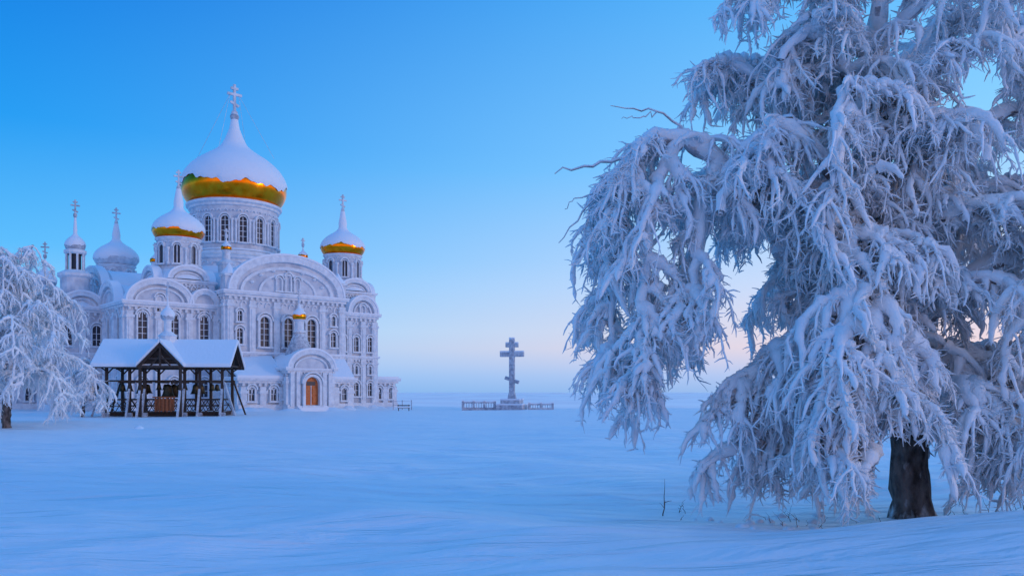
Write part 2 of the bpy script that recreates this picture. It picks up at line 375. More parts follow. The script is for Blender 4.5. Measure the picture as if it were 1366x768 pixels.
# ------------------------------------------------------------ bell tower + side building
def bell_tower():
    e=empty('bell_tower',(-66.8,130.5,0),TH)
    W=MB();T=MB();SN=MB();SS=MB();G=MB();GD=MB();CR=MB();D=MB()
    box(W,-4,4,-4,4,0,15.4)
    for k,(F,w) in faces4(-4,4,-4,4).items():
        facade(F,w,15.2,2,G,T,SN,[(2.4,1.0,2.2,1),(9.9,1.25,3.0,1)],mid=8.4)
        gable(F,w/2,15.6,2.6,2.0,W,T,SN,.8,.35)
    lathe(SN,0,0,[(4.9,15.6),(4,16.6),(2.2,17.6)],8)
    lathe(W,0,0,[(2.1,17),(2.1,20.6)],16); lathe(T,0,0,[(2.1,20.2),(2.5,20.5),(2.5,20.9),(1.4,21.5)],16)
    lathe(D,0,0,[(.85,21),(.85,24.4)],12)  # dark cylinder set behind the columns as the shade in the open arches
    for i in range(8):
        t=2*math.pi*i/8; lathe(T,1.25*math.cos(t),1.25*math.sin(t),[(.2,21),(.16,21.4),(.16,23.8),(.3,24.1)],8)
    lathe(T,0,0,[(1.3,23.9),(1.6,24.1),(1.6,24.5),(1.0,24.8)],16)
    onion(0,0,24.6,1.45,2.5,2.6,GD,SS,CR,2.6,edge=.25,n=28,seed=12,sp=.2)
    W.build('walls',M_wall,e);T.build('mouldings',M_trim,e);SN.build('roof_snow',M_snow,e);SS.build('dome_snow',M_snow,e,True)
    G.build('window_panes',M_glass,e);GD.build('dome',M_stone,e,True);CR.build('cross',M_stone,e);D.build('belfry_shade_core',M_glass,e)
bell_tower()
def side_building():
    e=empty('monastery_building',(-82.8,141,0),math.radians(20))
    W=MB();T=MB();SN=MB();SS=MB();G=MB();GD=MB();CR=MB()
    box(W,-16,10,-5,6,0,9.5)
    for k,(F,w) in faces4(-16,10,-5,6).items(): facade(F,w,9.3,6 if w>20 else 3,G,T,SN,[(1.6,1.0,2.0,1),(5.6,1.0,2.2,1)],mid=4.8)
    SN.add([(-17,-6,9.8),(11,-6,9.8),(11,7,9.8),(-17,7,9.8),(-15,.5,13.4),(9,.5,13.4)],[(0,1,5,4),(1,2,5),(2,3,4,5),(3,0,4),(0,3,2,1)])
    lathe(W,5,0,[(1.7,10),(1.7,20)],12); lathe(T,5,0,[(1.7,19.6),(2.1,20),(2.1,20.4),(1.2,21)],16)
    onion(5,0,20.6,1.8,3,1.8,GD,SS,CR,2.6,edge=.25,n=24,seed=22)
    W.build('walls',M_wall,e);T.build('mouldings',M_trim,e);SN.build('roof_snow',M_snow,e);SS.build('dome_snow',M_snow,e,True)
    G.build('window_panes',M_glass,e);GD.build('dome',M_stone,e,True);CR.build('cross',M_stone,e)
side_building()

# ------------------------------------------------------------ bell pavilion
def pavilion():
    e=empty('wooden_bell_pavilion',(-41.9,105,0),math.radians(6)); e.scale=(.88,.9,.97)
    Wd=MB();R=MB();B=MB();Or=MB();T=MB();CR=MB();SS=MB();ST=MB()
    xs=[-7.6,-4.6,-2.6,2.6,4.6,7.6]
    for y in (-3,3):
        for x in xs:
            box(Wd,x-.17,x+.17,y-.17,y+.17,0,6.2)
            s=-1 if x<0 else 1
            beam(Wd,(x,y,5.6),(x+s*.9,y,6.15),.16); beam(Wd,(x,y,5.2),(x-s*1.0,y,6.15),.16)
            o=-1 if y<0 else 1
            beam(ST,(x,y+o*1.5,-.1),(x,y+o*.2,3.4),.26)
            box(ST,x-.35,x+.35,y-.35,y+.35,-.1,.5)
        beam(Wd,(-8.9,y,6.2),(8.9,y,6.2),.32); beam(Wd,(-8,y,4.4),(8,y,4.4),.2)
        for (z,t) in ((2.1,.16),(1.3,.1),(.55,.16)): beam(Wd,(-7.6,y,z),(7.6,y,z),t)
        n=14
        for i in range(n):
            x0=-7.6+i*15.2/n; x1=x0+15.2/n
            beam(Wd,(x0,y-.02,.55),(x1,y-.02,2.1),.09); beam(Wd,(x1,y+.03,.55),(x0,y+.03,2.1),.09)
    for s in (-1,1):
        beam(ST,(s*7.7,-3,4.6),(s*9.4,-3.4,0),.24); beam(Wd,(s*7.7,3,4.6),(s*9.4,3.4,0),.24)
        beam(Wd,(s*7.6,-3,6.2),(s*7.6,3,6.2),.28); beam(Wd,(s*7.6,-3,2.1),(s*7.6,3,2.1),.14); beam(Wd,(s*7.6,-3,.55),(s*7.6,3,.55),.14)
        beam(Wd,(s*8.4,-4.1,6.1),(s*8.4,0,9.2),.22); beam(Wd,(s*8.4,4.1,6.1),(s*8.4,0,9.2),.22)
        beam(Wd,(s*8.4,-3.6,6.3),(s*8.4,3.6,6.3),.22); beam(Wd,(s*8.4,0,6.3),(s*8.4,0,9.1),.2)
    def slope(mb,y,z0,z1,t0,t1,x=9.0):
        mb.add([(-x,y,z0+t0),(x,y,z0+t0),(x,0,z1+t0),(-x,0,z1+t0),(-x,y,z0+t1),(x,y,z0+t1),(x,0,z1+t1),(-x,0,z1+t1)],BF)
    for s in (-1,1):
        slope(Wd,s*4.5,5.95,9.1,0,.14); slope(R,s*4.7,5.88,9.13,.15,.66,9.15)
    gx=3.0
    for s in (-1,1):
        for (mb,t0,t1,o,f) in ((Wd,0,.16,0,-5.3),(R,.17,.66,.15,-5.45)):
            mb.add([(s*(gx+o),f,5.9+t0),(0,f,8.9+t0),(0,0,8.9+t0),(s*(gx+o),0,5.9+t0),(s*(gx+o),f,5.9+t1),(0,f,8.9+t1),(0,0,8.9+t1),(s*(gx+o),0,5.9+t1)],BF)
        beam(Wd,(s*2.9,-5.1,6.0),(0,-5.1,8.8),.3)
        beam(Wd,(s*1.4,-5.0,6.1),(0,-5.0,7.5),.18); beam(Wd,(s*2.6,-3,6),(s*2.6,-5.2,6),.25)
        box(Wd,s*2.6-.17,s*2.6+.17,-5.2,-4.86,0,6.1); beam(ST,(s*2.6,-6.5,-.1),(s*2.6,-5.2,3.2),.26)
    beam(Wd,(-2.9,-5.1,6.1),(2.9,-5.1,6.1),.28); beam(Wd,(0,-5.1,6),(0,-5.1,8.7),.24); beam(Wd,(-1.6,-5.05,7.1),(1.6,-5.05,7.1),.2)
    prism(Wd,Face((0,-4.6,0),(1,0,0),(0,-1,0)),[(-2.7,6.2),(2.7,6.2),(0,8.8)],0,.08)
    box(Wd,-7.5,7.5,-2.8,2.8,.1,.6); box(Or,-1.3,1.3,-3.3,-3.1,.7,2.2)
    for i in range(5): box(Or,-1.2+i*.5,-1.0+i*.5,-3.45,-3.3,.6,2.4)
    beam(Or,(-1.5,-3.4,2.4),(1.5,-3.4,2.4),.16)
    for (x,r) in ((-6,.55),(-3.6,.7),(-1.2,.45),(0,1.0),(1.5,.45),(3.7,.75),(5.9,.5)):
        z=4.25
        beam(Wd,(x,-3 if abs(x)>.1 else 0,z),(x,3,z),.2)
        for yy in (-1.6,1.2):
            lathe(B,x,yy,smoothprof([(r,z-.2-1.7*r),(r*.8,z-.2-1.45*r),(r*.6,z-.2-.9*r),(r*.5,z-.2-.35*r),(r*.3,z-.2-.1*r),(.02,z-.2)],3),18)
            lathe(B,x,yy,[(.01,z-.2-1.9*r),(.12*r+.03,z-.2-1.8*r),(.03,z-.2-1.4*r),(.03,z-.3)],8)
    lathe(T,-.5,0,[(1.25,8.8),(1.2,10.0),(1.35,10.1),(.7,10.6),(.5,10.7),(.5,12.0),(.75,12.2),(.6,12.4)],12)
    g2=MB(); onion(-.5,0,12.2,.95,1.7,1.6,g2,SS,CR,1.5,edge=.25,n=24,seed=31)
    Wd.build('timber_frame',M_wood,e); R.build('roof_snow',M_snow,e,bevel=.15); B.build('bells',M_bronze,e,True); Or.build('railing_gate',M_orange,e)
    T.build('cupola_drum',M_trim,e); g2.build('cupola_dome',M_stone,e,True); SS.build('cupola_snow',M_snow,e,True); CR.build('cupola_cross',M_spire,e)
    ST.build('frosted_props',M_stone,e)
pavilion()

# ------------------------------------------------------------ worship cross and enclosure
def big_cross():
    e=empty('worship_cross',(0.0,140,0),math.radians(-12))
    C=MB();P=MB();Sn=MB()
    prism(C,Face((0,.4,0),(1,0,0),(0,-1,0)),[(-.75,1.6),(.75,1.6),(.62,2.2),(.43,3.0),(.43,11.6),(-.43,11.6),(-.43,3.0),(-.62,2.2)],0,.8)
    box(C,-1.98,1.98,-.36,.36,8.7,9.45); box(C,-1.05,1.05,-.34,.34,10.25,10.9)
    beam(C,(-1.15,0,5.3),(1.15,0,4.5),.65,.58)
    box(Sn,-2.0,2.0,-.38,.38,9.45,9.68); box(Sn,-1.07,1.07,-.36,.36,10.9,11.1); box(Sn,-.45,.45,-.42,.42,11.6,11.85)
    box(P,-2.2,2.2,-2.2,2.2,-.2,.8); box(P,-1.6,1.6,-1.6,1.6,.8,1.6); box(Sn,-2.25,2.25,-2.25,2.25,.8,1.05); box(Sn,-1.65,1.65,-1.65,-.9,1.6,1.85); box(Sn,-1.65,1.65,.9,1.65,1.6,1.85)
    C.build('shaft_and_bars',M_stone,e,bevel=.06); P.build('plinth',M_stone,e,bevel=.05); Sn.build('snow_caps',M_snow,e,bevel=.08)
big_cross()
def enclosure(name,x0,x1,y,h):
    e=empty(name,(0,0,0)); A=MB();B=MB()
    n=int((x1-x0)/1.6)
    for i in range(n+1):
        x=x0+(x1-x0)*i/n; box(A,x-.18,x+.18,y-.18,y+.18,-.2,h+.2); box(B,x-.22,x+.22,y-.22,y+.22,h+.2,h+.36)
    box(A,x0,x1,y-.08,y+.08,-.2,h*.35)
    beam(A,(x0,y,h),(x1,y,h),.2); beam(B,(x0,y,h+.15),(x1,y,h+.15),.24,.14)
    for i in range(int((x1-x0)/.4)):
        x=x0+.2+i*.4; box(A,x-.05,x+.05,y-.04,y+.04,h*.3,h)
    A.build('balustrade',M_stone,e); B.build('snow_coping',M_snow,e)
enclosure('stone_balustrade',-8.0,-2.8,139,1.2); enclosure('stone_balustrade',2.8,6.6,139,.9)

# ------------------------------------------------------------ snow ground sheet
trx,try_=9.49,20.3
def gh0(x,y):
    r=np.hypot(x,y)
    h=np.zeros_like(x); rg=np.random.default_rng(5)
    near=1+.9*np.clip((70-r)/30,0,1)
    for wl,amp in ((46,.20),(33,.17),(21,.13),(13,.10),(8,.07),(5,.042),(3.1,.024),(1.9,.012)):
        for k in range(2):
            a=rg.uniform(-.45,.45)+1.35; p=rg.uniform(0,6.28); q=rg.uniform(0,6.28)
            u=x*math.cos(a)+y*math.sin(a); v=-x*math.sin(a)+y*math.cos(a)
            s_=np.sin(2*math.pi*u/wl+p+1.6*np.sin(2*math.pi*v/(wl*2.4)+q))
            s_=s_*(.55+.45*np.sin(2*math.pi*v/(wl*3.3)+1.7*q))
            h+=amp*(s_+.5*np.abs(s_))*.6*(near if wl<20 else 1)
    calm=np.clip((r-60)/50,0,1); h*=1-.6*calm
    return h
H0=float(gh0(np.array([trx]),np.array([try_]))[0])
def gh(x,y):
    x=np.asarray(x,float); y=np.asarray(y,float); r=np.hypot(x,y)
    h=gh0(np.atleast_1d(x),np.atleast_1d(y)).reshape(x.shape)
    h=h-(H0+.12)*np.exp(-((x-trx)/6.5)**2-((y-try_)/6.0)**2)
    h+=.85*np.exp(-((x-9.9)/4.6)**2-((y-14.6)/2.5)**2)+.12*np.exp(-((x-trx)/1.6)**2-((y-try_)/1.6)**2)
    e=150+45*np.clip((-x-8)/25,0,1)
    d=np.maximum(y-e,r-420)
    s=np.clip(d/300,0,1); s=s*s*(3-2*s)
    far=np.clip((r-1500)/4000,0,1)
    h=h*(1-s)-85*s+far*(22*np.sin(x/2300+1)*np.sin(y/3100)+14*np.sin(x/900+y/1500))
    return h
ang=np.concatenate([np.linspace(math.radians(40),math.radians(140),640,endpoint=False),np.linspace(math.radians(140),math.radians(400),140,endpoint=False)])
rad=np.concatenate([np.geomspace(1.0,200,300),np.geomspace(205,60000,110)])
A_,R_=np.meshgrid(ang,rad); X=R_*np.cos(A_);Y=R_*np.sin(A_);Z=gh(X,Y)
nr,na=X.shape
V=np.stack([X,Y,Z],-1).reshape(-1,3)
i,j=np.meshgrid(np.arange(nr-1),np.arange(na),indexing='ij'); j2=(j+1)%na
Q=np.stack([i*na+j,(i+1)*na+j,(i+1)*na+j2,i*na+j2],-1).reshape(-1,4)
def npmesh(name,V,Q,m,parent=None,smooth=True,tris=None):
    me=bpy.data.meshes.new(name); me.vertices.add(len(V)); me.vertices.foreach_set('co',np.asarray(V,dtype=np.float32).ravel())
    me.loops.add(Q.size); me.loops.foreach_set('vertex_index',Q.astype(np.int32).ravel())
    me.polygons.add(len(Q)); me.polygons.foreach_set('loop_start',np.arange(0,Q.size,Q.shape[1],dtype=np.int32))
    me.polygons.foreach_set('use_smooth',np.full(len(Q),smooth)); me.update(calc_edges=True); me.materials.append(m)
    ob=bpy.data.objects.new(name,me); S.collection.objects.link(ob)
    if parent: ob.parent=parent
    return ob
def snow_ground_mat():
    m=bpy.data.materials.new('snow_field'); m.use_nodes=True; nt=m.node_tree;N=nt.nodes;L=nt.links;B=N['Principled BSDF']
    B.inputs['Roughness'].default_value=.45; B.inputs['Specular IOR Level'].default_value=.65
    B.inputs['Sheen Weight'].default_value=.22; B.inputs['Sheen Roughness'].default_value=.4
    g=N.new('ShaderNodeNewGeometry'); sp=N.new('ShaderNodeSeparateXYZ'); L.new(g.outputs['Position'],sp.inputs[0])
    mr=N.new('ShaderNodeMapRange'); mr.inputs['From Min'].default_value=-6; mr.inputs['From Max'].default_value=-45; L.new(sp.outputs['Z'],mr.inputs['Value'])
    mp=N.new('ShaderNodeMapping'); mp.inputs['Scale'].default_value=(.0012,.0006,.001); L.new(g.outputs['Position'],mp.inputs['Vector'])
    n=N.new('ShaderNodeTexNoise'); n.inputs['Scale'].default_value=1; n.inputs['Detail'].default_value=7; L.new(mp.outputs[0],n.inputs['Vector'])
    r=N.new('ShaderNodeValToRGB'); r.color_ramp.elements[0].position=.42; r.color_ramp.elements[1].position=.6
    r.color_ramp.elements[0].color=(.74,.76,.84,1); r.color_ramp.elements[1].color=(.92,.93,.96,1); L.new(n.outputs['Fac'],r.inputs['Fac'])  # mottled valley snow, its colours painted pale in place of air haze
    mx=N.new('ShaderNodeMixRGB'); mx.inputs[1].default_value=(.84,.89,.95,1); L.new(mr.outputs[0],mx.inputs['Fac']); L.new(r.outputs[0],mx.inputs[2]); L.new(mx.outputs[0],B.inputs['Base Color'])
    mp2=N.new('ShaderNodeMapping'); mp2.inputs['Scale'].default_value=(.3,1.4,1); mp2.inputs['Rotation'].default_value=(0,0,.25); L.new(g.outputs['Position'],mp2.inputs['Vector'])
    a=N.new('ShaderNodeTexNoise'); a.inputs['Scale'].default_value=1.0; a.inputs['Detail'].default_value=7; a.inputs['Distortion'].default_value=.7; L.new(mp2.outputs[0],a.inputs['Vector'])
    b=N.new('ShaderNodeTexNoise'); b.inputs['Scale'].default_value=18; b.inputs['Detail'].default_value=5; L.new(g.outputs['Position'],b.inputs['Vector'])
    iv=N.new('ShaderNodeMath'); iv.operation='SUBTRACT'; iv.inputs[0].default_value=1; L.new(mr.outputs[0],iv.inputs[1])
    b1=N.new('ShaderNodeBump'); b1.inputs['Distance'].default_value=.45; L.new(a.outputs['Fac'],b1.inputs['Height']); 
    ms=N.new('ShaderNodeMath'); ms.operation='MULTIPLY'; ms.inputs[1].default_value=.9; L.new(iv.outputs[0],ms.inputs[0]); L.new(ms.outputs[0],b1.inputs['Strength'])
    b2=N.new('ShaderNodeBump'); b2.inputs['Distance'].default_value=.025; L.new(b.outputs['Fac'],b2.inputs['Height']); L.new(b1.outputs[0],b2.inputs['Normal']); L.new(b2.outputs[0],B.inputs['Normal'])
    ms2=N.new('ShaderNodeMath'); ms2.operation='MULTIPLY'; ms2.inputs[1].default_value=.4; L.new(iv.outputs[0],ms2.inputs[0]); L.new(ms2.outputs[0],b2.inputs['Strength'])
    return m
gob=npmesh('ground',V,Q,snow_ground_mat())

# ------------------------------------------------------------ trees
def tubes(P,R,k,ref=None):
    N_,n,_=P.shape
    Tn=np.gradient(P,axis=1); Tn/=np.linalg.norm(Tn,axis=2,keepdims=True)+1e-9
    if ref is None:
        th=rng.uniform(0,6.283,N_); ref=np.stack([np.cos(th),np.sin(th),np.full(N_,.15)],-1)
    ref=np.broadcast_to(ref,(N_,3))
    a=np.cross(Tn,ref[:,None,:]); a/=np.linalg.norm(a,axis=2,keepdims=True)+1e-9
    b=np.cross(Tn,a)
    t=np.arange(k)*2*math.pi/k
    V=P[:,:,None,:]+R[:,:,None,None]*(np.cos(t)[None,None,:,None]*a[:,:,None,:]+np.sin(t)[None,None,:,None]*b[:,:,None,:])
    idx=np.arange(N_*n*k).reshape(N_,n,k)
    q=np.stack([idx[:,:-1,:],np.roll(idx,-1,2)[:,:-1,:],np.roll(idx,-1,2)[:,1:,:],idx[:,1:,:]],-1).reshape(-1,4)
    return V.reshape(-1,3),q
def grow(P0,D0,L,n,grav,noise):
    P=np.zeros((len(P0),n,3)); P[:,0]=P0; d=D0/np.linalg.norm(D0,axis=1,keepdims=True); st=(L/(n-1))[:,None]
    for i in range(1,n):
        P[:,i]=P[:,i-1]+d*st
        d=d+np.array([0,0,-1.])*grav*st+rng.normal(0,noise,d.shape)
        d/=np.linalg.norm(d,axis=1,keepdims=True)
    return P
def pick(P,cnt,t0,t1):
    N_,n,_=P.shape; id_=rng.integers(0,N_,cnt) ; t=rng.uniform(t0,t1,cnt)*(n-1); i=np.minimum(t.astype(int),n-2); f=(t-i)[:,None]
    p=P[id_,i]*(1-f)+P[id_,i+1]*f; T_=P[id_,i+1]-P[id_,i]; T_/=np.linalg.norm(T_,axis=1,keepdims=True)+1e-9
    return p,T_,id_,t/(n-1)
def smooth_poly(pts,m):
    p=np.array(pts,float); d=np.r_[0,np.cumsum(np.linalg.norm(np.diff(p[:,:3],axis=0),axis=1))]
    out=[]
    for s in np.linspace(0,d[-1],m):
        i=min(np.searchsorted(d,s,side='right')-1,len(p)-2); t=(s-d[i])/(d[i+1]-d[i]+1e-9)
        p0=p[max(i-1,0)];p1=p[i];p2=p[i+1];p3=p[min(i+2,len(p)-1)]
        out.append(.5*(2*p1+(-p0+p2)*t+(2*p0-5*p1+4*p2-p3)*t*t+(-p0+3*p1-3*p2+p3)*t**3))
    return np.array(out),d[-1]
class Acc:
    def __init__(s): s.V=[];s.Q=[];s.n=0
    def add(s,vq): s.V.append(vq[0]); s.Q.append(vq[1]+s.n); s.n+=len(vq[0])
    def build(s,name,m,par): return npmesh(name,np.vstack(s.V),np.vstack(s.Q),m,par)
def rh(n):
    t=rng.uniform(0,6.283,n); return np.stack([np.cos(t),np.sin(t),np.zeros(n)],-1)
def lump(shape,amt,kk=3):
    return 1+amt*rng.normal(0,1,shape).clip(-1.6,1.6)
def l_len(p):
    p=np.array(p)[:,:3]; return np.linalg.norm(np.diff(p,axis=0),axis=1).sum()
def tree(name,loc,trunk,limbs,bough_per_m=2.2,L1=(1.0,2.4),L2n=18,L2=(.5,1.4),L3n=13,L3=(.10,.32),sc=1.0,keep=None,rk=1.0,rotz=0,tfrost=2.4,grav=(.85,1.7),fatz=None,r3k=1.0):
    e=empty(name,loc,rotz); bark=Acc();lim=Acc();snow=Acc();tw=Acc()
    P,l=smooth_poly(trunk,60)
    P[:,:2]+=.03*np.sin(np.arange(60)[:,None]*.9+np.array([0,2.]))
    rr=P[:,3]*(1+.07*np.sin(np.arange(60)*1.7)+.05*rng.normal(0,1,60))
    v,q=tubes(P[None,:,:3],rr[None],20,np.array([0,1.,0]))
    c=np.repeat(P[:,:3],20,axis=0); rn=rng.normal(0,.035,len(v))[:,None]; v=v+(v-c)*rn*2
    ic=int(np.searchsorted(P[:,2],tfrost)); cut=ic*20
    qa=q[(q.max(1)<cut+20)]; qb=q[(q.min(1)>=cut)]
    bark.add((v,qa)); lim.add((v,qb))
    B0=[];BD=[];BL=[]
    for lb in limbs:
        fac=lb[0]; P,l=smooth_poly(lb[1],max(12,int(l_len(lb[1])*5)))
        n=len(P); P[:,:3]+=rng.normal(0,.03*sc,(n,3))
        lim.add(tubes(P[None,:,:3],P[None,:,3],10,np.array([0.05,1.,0.1])))
        if fac<=0: continue
        Ps=P[:,:3].copy(); Ps[:,2]+=P[:,3]*.42+.02*sc
        snow.add(tubes(Ps[None],(P[None,:,3]*.95+.05*sc)*lump((1,n),.12),10,np.array([0.05,1.,0.1])))
        cnt=max(2,int(l*bough_per_m*fac)); p,T_,_,t=pick(P[None,:,:3],cnt,.12,1.0)
        D=T_*.55+rh(cnt)*.95+np.array([0,0,.18]); B0.append(p);BD.append(D);BL.append(rng.uniform(*L1,cnt)*(1.1-.3*t))
    B0=np.vstack(B0);BD=np.vstack(BD);BL=np.concatenate(BL)
    PB=grow(B0,BD,BL,14,grav[0]/sc,.10)
    if keep is not None: k=keep(PB); PB=PB[k];BL=BL[k]
    n1=len(PB); tt=np.linspace(0,1,14)[None]
    fb=1.0
    if fatz is not None: fb=np.where(PB[:,:1,2]<fatz,1.15,1.0)
    RB=(.086*(1-tt)+.036)*rk*lump((n1,14),.24)*rng.uniform(.6,1.4,(n1,1))*fb
    RB[:,-1]*=.3
    tw.add(tubes(PB,RB*.65,6)); Ps=PB.copy(); Ps[:,:,2]+=RB*.42; snow.add(tubes(Ps,RB,7))
    cnt=n1*L2n; p,T_,id_,t=pick(PB,cnt,.05,1.0)
    D=T_*.65+rh(cnt)*.78+np.array([0,0,-.1]); L=rng.uniform(*L2,cnt)*(BL[id_]/np.mean(BL))**.5
    PS=grow(p,D,L,9,grav[1]/sc,.17)
    if keep is not None: k=keep(PS); PS=PS[k]
    n2=len(PS); tt=np.linspace(0,1,9)[None]
    fp=.25 if fatz is None else np.where(PS[:,:1,2]<fatz,.32,.18)
    fat=np.where(rng.random((n2,1))<fp,1.85,rng.uniform(.65,1.1,(n2,1)))
    RS=(.037*(1-tt)**.6+.015)*rk*fat*lump((n2,9),.28); RS[:,-1]*=.25
    half=rng.random(n2)<.82
    snow.add(tubes(PS[half],RS[half],5)); tw.add(tubes(PS[~half],RS[~half]*.7,5))
    cnt=n2*L3n; p,T_,id_,t=pick(PS,cnt,.05,1.0)
    r3=rng.normal(0,1,(cnt,3)); D=T_*.65+r3/np.linalg.norm(r3,axis=1,keepdims=True)*.9+np.array([0,0,-.12])
    P3=grow(p,D,rng.uniform(*L3,cnt),3,1.8/sc,.22)
    R3=np.array([.018,.017,.007])[None]*rk*r3k*rng.uniform(.55,1.4,(cnt,1))
    half=rng.random(cnt)<.76
    snow.add(tubes(P3[half],R3[half],3)); tw.add(tubes(P3[~half],R3[~half]*.75,3))
    bark.build('trunk',M_bark,e); lim.build('limbs',M_limb,e); snow.build('frost_and_snow',M_frost,e); tw.build('frosted_twigs',M_frost2,e)
    return e
trunk=[(0,0,-.4,.62),(0,0,.3,.47),(0,0,1.2,.42),(-.05,0,2.5,.40),(-.1,0,4.2,.42),(-.5,.1,6,.36),(-1,.1,8,.30),(-.95,0,10,.24),(-.7,0,12.5,.18),(-.4,0,15,.1),(-.2,0,17,.04)]
